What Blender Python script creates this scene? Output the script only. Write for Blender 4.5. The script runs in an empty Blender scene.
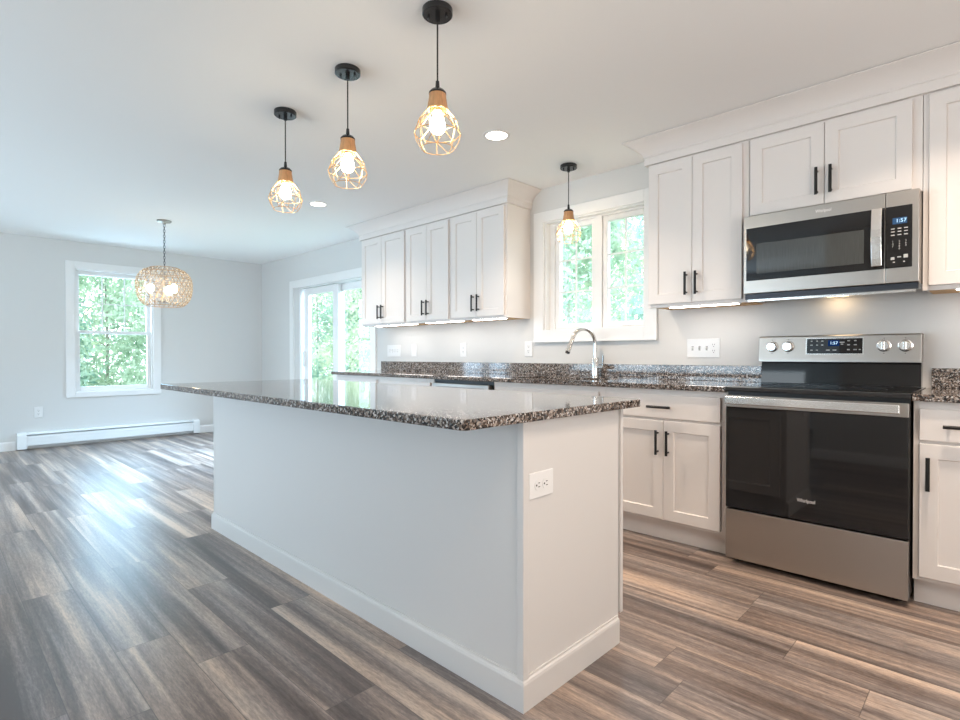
import bpy, bmesh, math, random
from mathutils import Vector, Matrix
PI = math.pi
SC = bpy.context.scene
COL = SC.collection

# ------------------------------------------------------------------ camera
cam_d = bpy.data.cameras.new('camera'); cam = bpy.data.objects.new('camera', cam_d); COL.objects.link(cam)
cam.location = (1.0473, -3.5744, 1.0763)
cam.rotation_euler = (PI/2 - 0.0083, 0, 0.7705)
cam_d.sensor_width = 36; cam_d.lens = 541.9*36/960; cam_d.clip_start = .02; cam_d.clip_end = 200
SC.camera = cam
# ------------------------------------------------------------------ world, light, exposure
W = bpy.data.worlds.new('world'); SC.world = W; W.use_nodes = True
bg = W.node_tree.nodes['Background']; bg.inputs[0].default_value = (.80, .92, 1.0, 1); bg.inputs[1].default_value = 4.2
SC.view_settings.view_transform = 'Standard'; SC.view_settings.look = 'None'
SC.view_settings.gamma = 1; SC.view_settings.use_curve_mapping = False
SC.view_settings.exposure = 0.03
SC.cycles.max_bounces = 10; SC.cycles.diffuse_bounces = 5; SC.cycles.caustics_reflective = False
SC.cycles.caustics_refractive = False; SC.cycles.sample_clamp_indirect = 6

def area(name, loc, rot, sx, sy, power, col, spread=PI):
    d = bpy.data.lights.new(name, 'AREA'); d.shape = 'RECTANGLE'; d.size = sx; d.size_y = sy
    d.energy = power; d.color = col; d.spread = spread
    o = bpy.data.objects.new(name, d); o.location = loc; o.rotation_euler = rot; COL.objects.link(o); return o
DAY = (.56, .80, 1.0); DAYB = (.44, .72, 1.0)
# window daylight; the rear and side lamps are unseen fill added behind the camera
area('daylight_fill_rear', (-3.6, -6.75, 1.1), (PI/2+.85, 0, 0), 4.4, 1.6, 132, DAY)  # added fill, tilted up to brighten the ceiling
area('daylight_fill_side', (-7.15, -5.0, 1.4), (0, -PI/2, 0), 1.7, 1.6, 66, DAYB)
area('daylight_slider', (-5.1, 1.25, 2.75), (-PI/2+.72, 0, 0), 2.4, 1.2, 700, DAYB, 1.9)
area('daylight_dining', (-7.45, -1.87, 1.45), (0, -PI/2+.3, 0), 1.4, .9, 33, DAYB)
area('warm_fill_right', (2.45, -2.6, 1.3), (0, PI/2+.75, 0), 1.1, 1.5, 32, (1.0, .84, .72))  # warm fill added out of view to lift the ceiling and crown at right

# ------------------------------------------------------------------ materials
def mat(name, col, rough=.5, metal=0., spec=.5, bump=0., bscale=200., var=0., vscale=6., stretch=None, emit=None, coat=0.):
    m = bpy.data.materials.new(name); m.use_nodes = True; t = m.node_tree; N = t.nodes; L = t.links
    p = N['Principled BSDF']
    p.inputs['Base Color'].default_value = (*col, 1); p.inputs['Roughness'].default_value = rough
    p.inputs['Metallic'].default_value = metal; p.inputs['Specular IOR Level'].default_value = spec
    p.inputs['Coat Weight'].default_value = coat
    tc = N.new('ShaderNodeTexCoord'); mp = N.new('ShaderNodeMapping'); L.new(tc.outputs['Object'], mp.inputs[0])
    if stretch: mp.inputs['Scale'].default_value = stretch
    if bump:
        n = N.new('ShaderNodeTexNoise'); n.inputs['Scale'].default_value = bscale; L.new(mp.outputs[0], n.inputs['Vector'])
        b = N.new('ShaderNodeBump'); b.inputs['Strength'].default_value = bump; b.inputs['Distance'].default_value = .002
        L.new(n.outputs['Fac'], b.inputs['Height']); L.new(b.outputs[0], p.inputs['Normal'])
    if var:
        n = N.new('ShaderNodeTexNoise'); n.inputs['Scale'].default_value = vscale; n.inputs['Detail'].default_value = 4
        L.new(mp.outputs[0], n.inputs['Vector'])
        r = N.new('ShaderNodeValToRGB'); L.new(n.outputs['Fac'], r.inputs[0])
        r.color_ramp.elements[0].color = (*[c*(1-var) for c in col], 1); r.color_ramp.elements[0].position = .3
        r.color_ramp.elements[1].color = (*[min(1, c*(1+var)) for c in col], 1); r.color_ramp.elements[1].position = .7
        L.new(r.outputs[0], p.inputs['Base Color'])
    if emit:
        p.inputs['Emission Color'].default_value = (*emit[0], 1); p.inputs['Emission Strength'].default_value = emit[1]
    return m

def granite():
    m = bpy.data.materials.new('speckled_granite'); m.use_nodes = True; t = m.node_tree; N = t.nodes; L = t.links
    p = N['Principled BSDF']; tc = N.new('ShaderNodeTexCoord')
    nz = N.new('ShaderNodeTexNoise'); nz.inputs['Scale'].default_value = 90; L.new(tc.outputs['Object'], nz.inputs['Vector'])
    ad = N.new('ShaderNodeMixRGB'); ad.blend_type = 'ADD'; ad.inputs[0].default_value = .012
    L.new(tc.outputs['Object'], ad.inputs[1]); L.new(nz.outputs['Color'], ad.inputs[2])
    v = N.new('ShaderNodeTexVoronoi'); v.inputs['Scale'].default_value = 175; L.new(ad.outputs[0], v.inputs['Vector'])
    sp = N.new('ShaderNodeSeparateColor'); L.new(v.outputs['Color'], sp.inputs[0])
    r = N.new('ShaderNodeValToRGB'); L.new(sp.outputs[0], r.inputs[0]); e = r.color_ramp; e.interpolation = 'CONSTANT'
    cols = [(0, (.014, .013, .013)), (.28, (.075, .054, .043)), (.47, (.17, .128, .105)), (.65, (.33, .28, .245)), (.80, (.13, .125, .125)), (.89, (.48, .45, .43))]
    e.elements[0].position = 0; e.elements[0].color = (*cols[0][1], 1); e.elements[1].position = cols[1][0]; e.elements[1].color = (*cols[1][1], 1)
    for q, c in cols[2:]:
        x = e.elements.new(q); x.color = (*c, 1)
    L.new(r.outputs[0], p.inputs['Base Color']); p.inputs['Roughness'].default_value = .06
    p.inputs['Specular IOR Level'].default_value = .55
    return m

def floor_mat():
    m = bpy.data.materials.new('vinyl_plank_floor'); m.use_nodes = True; t = m.node_tree; N = t.nodes; L = t.links
    p = N['Principled BSDF']; tc = N.new('ShaderNodeTexCoord'); s = N.new('ShaderNodeSeparateXYZ'); L.new(tc.outputs['Object'], s.inputs[0])
    def M(op, a, b=None):
        n = N.new('ShaderNodeMath'); n.operation = op
        for i, q in enumerate((a, b)):
            if q is None: continue
            if isinstance(q, (int, float)): n.inputs[i].default_value = q
            else: L.new(q, n.inputs[i])
        return n.outputs[0]
    def comb(x, y, z):
        n = N.new('ShaderNodeCombineXYZ')
        for i, q in enumerate((x, y, z)):
            if isinstance(q, (int, float)): n.inputs[i].default_value = q
            else: L.new(q, n.inputs[i])
        return n.outputs[0]
    X, Y = s.outputs[0], s.outputs[1]
    PW, PL = .182, 1.22
    yr = M('DIVIDE', Y, PW); row = M('FLOOR', yr)
    wn = N.new('ShaderNodeTexWhiteNoise'); wn.noise_dimensions = '1D'; L.new(row, wn.inputs['W'])
    xr = M('ADD', M('DIVIDE', X, PL), M('MULTIPLY', wn.outputs['Value'], 7.3)); colm = M('FLOOR', xr)
    wid = N.new('ShaderNodeTexWhiteNoise'); wid.noise_dimensions = '2D'; L.new(comb(row, colm, 0), wid.inputs['Vector'])
    rid = wid.outputs['Value']
    off = M('MULTIPLY', rid, 37.0)
    def noise(sx, sy, det, rough, dist=0.):
        n = N.new('ShaderNodeTexNoise'); n.inputs['Scale'].default_value = 1; n.inputs['Detail'].default_value = det
        n.inputs['Roughness'].default_value = rough; n.inputs['Distortion'].default_value = dist
        L.new(comb(M('MULTIPLY', X, sx), M('MULTIPLY', Y, sy), off), n.inputs['Vector']); return n.outputs['Fac']
    broad = noise(.5, 11, 3, .5, .3); mid = noise(1.3, 40, 5, .65, .35); fine = noise(26, 150, 4, .8)
    f = M('ADD', M('ADD', M('MULTIPLY', broad, 1.25), M('MULTIPLY', mid, .62)), M('ADD', M('MULTIPLY', fine, .62), M('MULTIPLY', M('SUBTRACT', rid, .5), .14)))
    f = M('SUBTRACT', f, .74)
    r = N.new('ShaderNodeValToRGB'); L.new(f, r.inputs[0]); e = r.color_ramp
    e.elements[0].position = .22; e.elements[0].color = (.080, .055, .044, 1)
    e.elements[1].position = .86; e.elements[1].color = (.66, .485, .36, 1)
    for q, c in ((.42, (.165, .120, .099)), (.56, (.275, .205, .166)), (.70, (.44, .322, .246))):
        x = e.elements.new(q); x.color = (*c, 1)
    hue = noise(.9, 7, 2, .5, .3); gm = N.new('ShaderNodeMixRGB'); gm.blend_type = 'MULTIPLY'; gm.inputs[2].default_value = (.82, .92, 1.04, 1)
    L.new(M('MULTIPLY', M('SUBTRACT', hue, .38), 3.2), gm.inputs[0]); gm.use_clamp = True; L.new(r.outputs[0], gm.inputs[1])
    fy = M('FRACT', yr); fx = M('FRACT', xr)
    ey = M('MULTIPLY', M('MINIMUM', fy, M('SUBTRACT', 1, fy)), PW); ex = M('MULTIPLY', M('MINIMUM', fx, M('SUBTRACT', 1, fx)), PL)
    seam = M('LESS_THAN', M('MINIMUM', ex, ey), .0013)
    mx = N.new('ShaderNodeMixRGB'); mx.inputs[2].default_value = (.045, .035, .03, 1)
    L.new(M('MULTIPLY', seam, .6), mx.inputs[0]); L.new(gm.outputs[0], mx.inputs[1]); L.new(mx.outputs[0], p.inputs['Base Color'])
    b = N.new('ShaderNodeBump'); b.inputs['Strength'].default_value = .16; b.inputs['Distance'].default_value = .001
    L.new(mid, b.inputs['Height']); L.new(b.outputs[0], p.inputs['Normal'])
    L.new(M('ADD', M('MULTIPLY', fine, .10), .31), p.inputs['Roughness']); p.inputs['Specular IOR Level'].default_value = .75
    return m

def glass_mat():
    m = bpy.data.materials.new('window_glass'); m.use_nodes = True; t = m.node_tree; N = t.nodes; L = t.links
    N.remove(N['Principled BSDF']); out = N['Material Output']
    tr = N.new('ShaderNodeBsdfTransparent'); gl = N.new('ShaderNodeBsdfGlossy'); gl.inputs['Roughness'].default_value = .01
    # one clean reflection per sheet: Fresnel on the outward face, plain transmission on the inner one
    fr = N.new('ShaderNodeFresnel'); fr.inputs[0].default_value = 1.45; ge = N.new('ShaderNodeNewGeometry')
    mr = N.new('ShaderNodeMath'); mr.operation = 'MULTIPLY'; iv = N.new('ShaderNodeMath'); iv.operation = 'SUBTRACT'; iv.inputs[0].default_value = 1
    L.new(ge.outputs['Backfacing'], iv.inputs[1]); L.new(fr.outputs[0], mr.inputs[0]); L.new(iv.outputs[0], mr.inputs[1])
    mx = N.new('ShaderNodeMixShader')
    L.new(mr.outputs[0], mx.inputs[0]); L.new(tr.outputs[0], mx.inputs[1]); L.new(gl.outputs[0], mx.inputs[2]); L.new(mx.outputs[0], out.inputs[0])
    return m

def leaf_mat(name, c1, c2):
    m = bpy.data.materials.new(name); m.use_nodes = True; t = m.node_tree; N = t.nodes; L = t.links
    p = N['Principled BSDF']; out = N['Material Output']
    oi = N.new('ShaderNodeTexCoord'); n = N.new('ShaderNodeTexNoise'); n.inputs['Scale'].default_value = 2.3; n.inputs['Detail'].default_value = 6
    L.new(oi.outputs['Object'], n.inputs['Vector'])
    r = N.new('ShaderNodeValToRGB'); L.new(n.outputs['Fac'], r.inputs[0])
    r.color_ramp.elements[0].position = .35; r.color_ramp.elements[0].color = (*c1, 1); r.color_ramp.elements[1].position = .65; r.color_ramp.elements[1].color = (*c2, 1)
    L.new(r.outputs[0], p.inputs['Base Color']); p.inputs['Roughness'].default_value = .6
    tl = N.new('ShaderNodeBsdfTranslucent'); L.new(r.outputs[0], tl.inputs[0])
    mx = N.new('ShaderNodeMixShader'); mx.inputs[0].default_value = .45
    L.new(p.outputs[0], mx.inputs[1]); L.new(tl.outputs[0], mx.inputs[2]); L.new(mx.outputs[0], out.inputs[0])
    return m

def emis(name, col, s):
    m = bpy.data.materials.new(name); m.use_nodes = True; N = m.node_tree.nodes; N.remove(N['Principled BSDF'])
    e = N.new('ShaderNodeEmission'); e.inputs[0].default_value = (*col, 1); e.inputs[1].default_value = s
    m.node_tree.links.new(e.outputs[0], N['Material Output'].inputs[0]); return m

MT = dict(
    wall=mat('greige_wall_paint', (.66, .65, .635), .75, bump=.08, bscale=260, spec=.3),
    ceil=mat('white_ceiling_paint', (.88, .875, .865), .85, bump=.06, bscale=180, spec=.2),
    trim=mat('white_trim_paint', (.80, .79, .78), .35, bump=.02, bscale=60),
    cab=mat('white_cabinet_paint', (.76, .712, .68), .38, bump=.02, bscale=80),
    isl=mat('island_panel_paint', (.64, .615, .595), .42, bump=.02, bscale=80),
    steel=mat('brushed_steel', (.44, .41, .38), .33, metal=1, bump=.05, bscale=60, stretch=(1.5, 40, 40)),
    chrome=mat('brushed_nickel', (.66, .655, .645), .18, metal=1, bump=.01, bscale=90),
    bright=mat('bright_steel', (.80, .79, .77), .22, metal=1, bump=.02, bscale=60, stretch=(30, 30, 2)),
    bglass=mat('black_oven_glass', (.008, .008, .009), .04, spec=.6, bump=.004, bscale=3),
    mglass=mat('microwave_window_glass', (.055, .058, .056), .05, spec=.6, var=.2, vscale=120, stretch=(6, 1, .1)),
    bplas=mat('black_plastic', (.012, .012, .013), .35, bump=.02),
    dark=mat('dark_grey_metal', (.045, .05, .06), .4, metal=.6, bump=.02),
    pull=mat('matte_black_pull', (.010, .009, .009), .38, metal=.3, bump=.01),
    canopy=mat('black_canopy_enamel', (.014, .014, .015), .22, bump=.01, spec=.6),
    wood=mat('light_wood_cap', (.56, .29, .13), .5, var=.2, vscale=14, stretch=(6, 6, 1)),
    ply=mat('raw_birch_plywood', (.66, .40, .17), .55, var=.12, vscale=10, stretch=(1, 10, 1)),
    gold=mat('pale_gold_wire', (.80, .52, .26), .28, metal=.85, bump=.02),
    chanwire=mat('champagne_wire', (.50, .32, .17), .32, metal=.75, bump=.02),
    bead=mat('cream_bead', (.93, .80, .64), .25, var=.1, vscale=40),
    plastic=mat('white_plastic', (.76, .75, .74), .3, bump=.01),
    slot=mat('dark_slot', (.05, .045, .04), .5, bump=.01),
    heater=mat('white_enamel', (.82, .83, .83), .35, bump=.01),
    brass=mat('aged_nickel', (.45, .42, .38), .35, metal=1, bump=.02),
    granite=granite(), floor=floor_mat(), glass=glass_mat(),
    white_mark=mat('printed_white_mark', (.42, .42, .41), .5, bump=.01),
    logo=mat('polished_logo_metal', (.92, .90, .88), .3, metal=.4, bump=.01),
    bulb_soft=emis('chandelier_bulb_glow', (1.0, .80, .54), 32), bulb=emis('warm_bulb_glow', (1.0, .82, .58), 75), can=emis('recessed_lamp_glow', (1.0, .90, .78), 9),
    bar=emis('light_bar_diffuser_glow', (1.0, .93, .87), 20),
    lcd=emis('blue_lcd_glow', (.10, .22, .42), .55), lcdtext=emis('lcd_digit_glow', (.55, .8, 1.0), 1.6),
    rlcd=emis('range_lcd_glow', (.01, .05, .22), .5),
    leafa=leaf_mat('maple_leaves', (.34, .50, .38), (.72, .82, .68)), leafb=leaf_mat('birch_leaves', (.42, .56, .40), (.82, .87, .70)),
    leafc=leaf_mat('spruce_leaves', (.26, .44, .38), (.62, .78, .68)),
    bark=mat('tree_bark', (.40, .38, .34), .9, var=.4, vscale=12, stretch=(1, 1, .2)),
    lawn=mat('lawn_grass', (.27, .33, .24), .9, var=.35, vscale=3, bump=.4, bscale=60),
)

# ------------------------------------------------------------------ mesh helpers
class B:
    def __init__(s): s.bm = bmesh.new()
    def box(s, x0, x1, y0, y1, z0, z1):
        x0, x1 = sorted((x0, x1)); y0, y1 = sorted((y0, y1)); z0, z1 = sorted((z0, z1))
        v = [s.bm.verts.new(p) for p in ((x0,y0,z0),(x1,y0,z0),(x1,y1,z0),(x0,y1,z0),(x0,y0,z1),(x1,y0,z1),(x1,y1,z1),(x0,y1,z1))]
        for f in ((3,2,1,0),(4,5,6,7),(0,1,5,4),(1,2,6,5),(2,3,7,6),(3,0,4,7)): s.bm.faces.new([v[i] for i in f])
        return s
    def tube(s, pts, r, n=8, closed=False, cap=True):
        pts = [Vector(p) for p in pts]; rings = []; m = len(pts)
        rr = r if isinstance(r, (list, tuple)) else [r]*m
        prev = None
        for i, p in enumerate(pts):
            a = pts[(i-1) % m] if (closed or i) else p; b = pts[(i+1) % m] if (closed or i < m-1) else p
            t = (b-a).normalized()
            if prev is None:
                u = t.orthogonal().normalized()
            else:
                u = (prev - t*prev.dot(t)); u = u.normalized() if u.length > 1e-6 else t.orthogonal().normalized()
            prev = u; w = t.cross(u)
            rings.append([s.bm.verts.new(p + (u*math.cos(2*PI*k/n) + w*math.sin(2*PI*k/n))*rr[i]) for k in range(n)])
        for i in range(m if closed else m-1):
            A, Bq = rings[i], rings[(i+1) % m]
            for k in range(n): s.bm.faces.new((A[k], A[(k+1) % n], Bq[(k+1) % n], Bq[k]))
        if cap and not closed: s.bm.faces.new(rings[0][::-1]); s.bm.faces.new(rings[-1])
        return s
    def lathe(s, prof, n=32, c=(0,0,0), axis='Z', cap=True):
        rings = []
        for r, h in prof:
            ring = []
            for k in range(n):
                a = 2*PI*k/n; x, y = r*math.cos(a), r*math.sin(a)
                q = (x, y, h) if axis == 'Z' else ((x, -h, y) if axis == '-Y' else (h, x, y))
                ring.append(s.bm.verts.new(Vector(q) + Vector(c)))
            rings.append(ring)
        for A, Bq in zip(rings, rings[1:]):
            for k in range(n): s.bm.faces.new((A[k], A[(k+1) % n], Bq[(k+1) % n], Bq[k]))
        if cap: s.bm.faces.new(rings[0][::-1]); s.bm.faces.new(rings[-1])
        return s
    def prism(s, poly, a0, a1, axis='X'):
        def P(u, v, a): return (a, u, v) if axis == 'X' else ((u, a, v) if axis == 'Y' else (u, v, a))
        A = [s.bm.verts.new(P(u, v, a0)) for u, v in poly]; C = [s.bm.verts.new(P(u, v, a1)) for u, v in poly]; n = len(poly)
        for k in range(n): s.bm.faces.new((A[k], A[(k+1) % n], C[(k+1) % n], C[k]))
        s.bm.faces.new(A[::-1]); s.bm.faces.new(C); return s
    def sweep(s, path, prof, closed=False):
        # path in XY, profile (outward offset to the right of travel, z); mitred corners
        n = len(path); P = [Vector((p[0], p[1], 0)) for p in path]; rings = []
        for i in range(n):
            def nrm(a, b):
                t = (b-a).normalized(); return Vector((t.y, -t.x, 0))
            ns = []
            if closed or i > 0: ns.append(nrm(P[i-1], P[i]))
            if closed or i < n-1: ns.append(nrm(P[i], P[(i+1) % n]))
            m = ns[0] if len(ns) == 1 else (ns[0]+ns[1])/(1+ns[0].dot(ns[1]))
            rings.append([s.bm.verts.new(P[i] + m*o + Vector((0, 0, z))) for o, z in prof])
        k = len(prof)
        for i in range(n if closed else n-1):
            A, C = rings[i], rings[(i+1) % n]
            for j in range(k): s.bm.faces.new((A[j], A[(j+1) % k], C[(j+1) % k], C[j]))
        if not closed: s.bm.faces.new(rings[0][::-1]); s.bm.faces.new(rings[-1])
        return s
    def build(s, name, m, parent=None, smooth=False, bevel=0., seg=2, base=None):
        bmesh.ops.recalc_face_normals(s.bm, faces=s.bm.faces)
        me = bpy.data.meshes.new(name)
        if base is not None: bmesh.ops.translate(s.bm, verts=s.bm.verts, vec=-Vector(base))
        s.bm.to_mesh(me); s.bm.free()
        me.materials.append(MT[m] if isinstance(m, str) else m)
        if smooth:
            for p in me.polygons: p.use_smooth = True
        o = bpy.data.objects.new(name, me); COL.objects.link(o)
        if parent is not None: o.parent = parent
        if base is not None: o.location = base
        if bevel:
            b = o.modifiers.new('bevel', 'BEVEL'); b.width = bevel; b.segments = seg; b.limit_method = 'ANGLE'; b.angle_limit = math.radians(40)
        if smooth:
            md = o.modifiers.new('split', 'EDGE_SPLIT'); md.split_angle = math.radians(38)
        return o

def tag(o, label=None, cat=None, group=None, kind=None):
    if label: o['label'] = label
    if cat: o['category'] = cat
    if group: o['group'] = group
    if kind: o['kind'] = kind
    return o
def thing(name, loc, label, cat, group=None, kind=None):
    o = bpy.data.objects.new(name, None); COL.objects.link(o); o.location = loc; o.empty_display_size = .1
    return tag(o, label, cat, group, kind)
class Under:
    """collects parts given in world coordinates and parents them to a thing standing at its own base"""
    def __init__(s, root, off=None): s.root = root; s.off = Vector(off if off is not None else root.location)
    def put(s, b, name, m, parent=None, **k):
        bmesh.ops.translate(b.bm, verts=b.bm.verts, vec=-s.off)
        return b.build(name, m, parent or s.root, **k)
def text(body, name, m, parent, loc, size, rot=(PI/2, 0, 0), ext=.0004, sx=1., align='CENTER'):
    c = bpy.data.curves.new(name, 'FONT'); c.body = body; c.size = size; c.extrude = ext; c.align_x = align; c.align_y = 'CENTER'
    c.materials.append(MT[m]); o = bpy.data.objects.new(name, c); COL.objects.link(o); o.parent = parent
    o.location = loc; o.rotation_euler = rot; o.scale = (sx, 1, 1)
    me = bpy.data.meshes.new_from_object(o.evaluated_get(bpy.context.evaluated_depsgraph_get())); me.name = name
    w = bpy.data.objects.new(name, me); COL.objects.link(w); w.parent = parent; w.location = loc; w.rotation_euler = rot; w.scale = (sx, 1, 1)
    bpy.data.objects.remove(o); w.name = name; return w

# ------------------------------------------------------------------ room shell
XL, XR, YR, ZC, YB = -7.006, 2.40, -6.8, 2.449, 0.0
def structure(o, label, cat): return tag(o, label, cat, kind='structure')
structure(B().box(XL-.2, XR+.15, YR-.15, .2, -.12, 0).build('floor', 'floor'), 'grey brown wood look plank flooring across the whole room', 'floor')
structure(B().box(XL-.2, XR+.15, YR-.15, .2, ZC, ZC+.12).build('ceiling', 'ceil'), 'smooth white flat ceiling over the kitchen and dining area', 'ceiling')
def wall_with_holes(b, axis, at0, at1, a0, a1, holes):
    def bx(u0, u1, z0, z1):
        if u1-u0 > 1e-4 and z1-z0 > 1e-4:
            b.box(u0, u1, at0, at1, z0, z1) if axis == 'X' else b.box(at0, at1, u0, u1, z0, z1)
    u = a0
    for h0, h1, z0, z1 in sorted(holes):
        bx(u, h0, 0, ZC); bx(h0, h1, 0, z0); bx(h0, h1, z1, ZC); u = h1
    bx(u, a1, 0, ZC); return b
KW = (-1.682, -.752, 1.268, 2.168); SD = (-5.84, -4.06, .0, 1.985); DW_ = (-2.288, -1.452, .625, 2.132)
structure(wall_with_holes(B(), 'X', 0, .17, XL-.2, XR+.15, [KW, SD]).build('wall_back', 'wall'), 'pale greige cabinet wall with kitchen window and glass door', 'wall')
structure(wall_with_holes(B(), 'Y', XL-.2, XL, YR, 0, [DW_, (-5.8, -4.2, .7, 2.1)]).build('wall_left', 'wall'), 'pale grey dining room wall with window and heater', 'wall')
structure(wall_with_holes(B(), 'Y', XR, XR+.15, -4.25, 0, [(-3.4, -1.8, .7, 2.1)]).build('wall_right', 'wall'), 'greige wall to the right of the kitchen', 'wall')
structure(wall_with_holes(B(), 'X', YR-.15, YR, XL-.2, -.4, [(-6.0, -3.9, .35, 2.2), (-3.5, -1.3, .35, 2.2)]).build('wall_front', 'wall'), 'greige wall at the far living end of the room', 'wall')
structure(B().box(-.4, XR+.15, YR, -4.25, 0, ZC).build('wall_near', 'wall'), 'greige wall block behind the viewpoint', 'wall')
BP = [(0, 0), (.014, 0), (.014, .085), (.010, .095), (.005, .102), (0, .102)]
def base_run(name, path, label): structure(B().sweep(path, BP).build(name, 'trim'), label, 'baseboard')
base_run('baseboard_left', [(XL, -.895), (XL, -.0)], 'white baseboard between far heater and the room corner')
base_run('baseboard_left.001', [(XL, YR), (XL, -2.84)], 'white baseboard left of the heater under the far window')
base_run('baseboard_back', [(XL, 0), (-6.09, 0)], 'short white baseboard left of the sliding glass door')
base_run('baseboard_near', [(XR, -4.25), (-.4, -4.25), (-.4, YR)], 'white baseboard on wall behind the viewpoint')

# ------------------------------------------------------------------ windows and door
def frame_boards(b, axis, at0, at1, u0, u1, z0, z1, w, wb=None, wt=None):
    wb = w if wb is None else wb; wt = w if wt is None else wt
    f = (lambda a, c, d, e: b.box(a, c, at0, at1, d, e)) if axis == 'X' else (lambda a, c, d, e: b.box(at0, at1, a, c, d, e))
    f(u0, u0+w, z0, z1); f(u1-w, u1, z0, z1)
    if wb: f(u0+w, u1-w, z0, z0+wb)
    f(u0+w, u1-w, z1-wt, z1); return b
# kitchen casement pair
r = thing('window_1', (-1.236, 0, 1.2), 'white double casement kitchen window above the sink and faucet', 'window', kind='structure'); U = Under(r)
U.put(frame_boards(B(), 'X', -.020, 0, -1.781, -.695, 1.193, 2.253, .097, .09, .088), 'casing', 'trim', bevel=.002)
U.put(B().box(-1.781, -.695, -.026, 0, 1.185, 1.195), 'apron_strip', 'trim')
U.put(frame_boards(B(), 'X', 0.0005, .12, KW[0], KW[1], KW[2], KW[3], .014), 'jamb', 'trim')
U.put(frame_boards(B(), 'X', .055, .13, KW[0]+.014, KW[1]-.014, KW[2]+.014, KW[3]-.014, .047, .012, .012), 'window_frame', 'trim')
U.put(B().box(-1.232, -1.174, .05, .13, KW[2]+.014, KW[3]-.014), 'mullion', 'trim')
for s0, s1 in ((-1.619, -1.233), (-1.173, -.800)):
    z0, z1 = KW[2]+.027, KW[3]-.027
    sa = U.put(frame_boards(B(), 'X', .065, .11, s0, s1, z0, z1, .040), 'sash', 'trim', bevel=.003)
    g0, g1, h0, h1 = s0+.04, s1-.04, z0+.04, z1-.04
    U.put(B().box(g0-.005, g1+.005, .085, .091, h0-.005, h1+.005), 'pane', 'glass', sa)
    mb = B(); cx = (g0+g1)/2; mb.box(cx-.007, cx+.007, .078, .084, h0, h1)
    for k in (1, 2): zz = h0+(h1-h0)*k/3; mb.box(g0, g1, .0785, .0835, zz-.007, zz+.007)
    U.put(mb, 'muntin_grid', 'trim', sa)
    hb = B(); xm = s1-.18; hb.box(xm-.05, xm+.05, .03, .066, z0-.022, z0-.006); hb.tube([(xm-.03, .035, z0-.004), (xm+.01, .028, z0+.008), (xm+.05, .03, z0+.006)], .006)
    U.put(hb, 'crank_handle', 'plastic')
# dining double-hung
r = thing('window_2', (XL, -1.87, .6), 'white double hung window on the far dining wall above the heater', 'window', kind='structure'); U = Under(r)
U.put(frame_boards(B(), 'Y', XL, XL+.020, -2.377, -1.363, .570, 2.213, .089, .062, .082), 'casing', 'trim', bevel=.002)
U.put(frame_boards(B(), 'Y', XL-.13, XL-.0005, DW_[0], DW_[1], DW_[2], DW_[3], .016), 'jamb', 'trim')
def dh_sash(nm, x0, z0, z1, wb, wt, grid):
    y0, y1 = DW_[0]+.016, DW_[1]-.016
    sa = U.put(frame_boards(B(), 'Y', x0-.035, x0, y0, y1, z0, z1, .042, wb, wt), nm, 'trim', bevel=.003)
    U.put(B().box(x0-.021, x0-.015, y0+.037, y1-.037, z0+wb-.005, z1-wt+.005), 'pane', 'glass', sa)
    if grid:
        mb = B()
        for k in (1, 2): yy = y0+.042+(y1-y0-.084)*k/3; mb.box(x0-.014, x0-.009, yy-.007, yy+.007, z0+wb, z1-wt)
        zz = (z0+wb+z1-wt)/2; mb.box(x0-.0135, x0-.0095, y0+.042, y1-.042, zz-.007, zz+.007)
        U.put(mb, 'muntin_grid', 'trim', sa)
dh_sash('lower_sash', XL-.045, .641, 1.385, .055, .035, False)
dh_sash('upper_sash', XL-.085, 1.345, 2.116, .035, .05, True)
# sliding glass door
r = thing('door_1', (-5.0, 0, 0), 'white sliding glass patio door left of the kitchen cabinets', 'door', kind='structure'); U = Under(r)
U.put(frame_boards(B(), 'X', -.020, 0, -6.085, -4.045, 0.0, 2.098, .105, 0, .1), 'casing', 'trim', bevel=.002)
U.put(frame_boards(B(), 'X', .0005, .16, SD[0]-.13, SD[1]+.135, 0.0, SD[3]+.01, .15, .02, .012), 'door_frame', 'trim')
for nm, s0, s1, y0 in (('sliding_panel', -5.80, -4.93, .045), ('fixed_panel', -5.03, -4.055, .10)):
    sw = .125 if nm == 'sliding_panel' else .085
    sa = U.put(frame_boards(B(), 'X', y0, y0+.045, s0, s1,    .02, 1.975, sw, .13, .085), nm, 'trim', bevel=.003)
    U.put(B().box(s0+sw-.005, s1-sw+.005, y0+.019, y0+.026, .145, 1.895), 'pane', 'glass', sa)
    if nm == 'sliding_panel':
        U.put(B().box(s0+.03, s0+.06, y0-.03, y0, .93, 1.13), 'door_handle', 'plastic', sa, bevel=.004)
# unseen openings behind the viewpoint, put in to let light into the room
def plain_window(name, axis, at0, at1, u0, u1, z0, z1, label):
    r = thing(name, ((u0+u1)/2, at0, z0) if axis == 'X' else (at0, (u0+u1)/2, z0), label, 'window', kind='structure'); U = Under(r)
    b = frame_boards(B(), axis, at0, at1, u0, u1, z0, z1, .07); m = (u0+u1)/2
    b.box(m-.04, m+.04, at0, at1, z0, z1) if axis == 'X' else b.box(at0, at1, m-.04, m+.04, z0, z1)
    U.put(b, 'window_frame', 'trim')
plain_window('window_3', 'X', YR-.13, YR+.02, -6.0, -3.9, .35, 2.2, 'wide unseen living room window added for daylight at left behind the viewpoint')
plain_window('window_4', 'X', YR-.13, YR+.02, -3.5, -1.3, .35, 2.2, 'wide unseen living room window added for daylight at right behind the viewpoint')
plain_window('window_5', 'Y', XL-.18, XL+.02, -5.8, -4.2, .7, 2.1, 'unseen window added for daylight on the left wall nearer the viewpoint')
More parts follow.
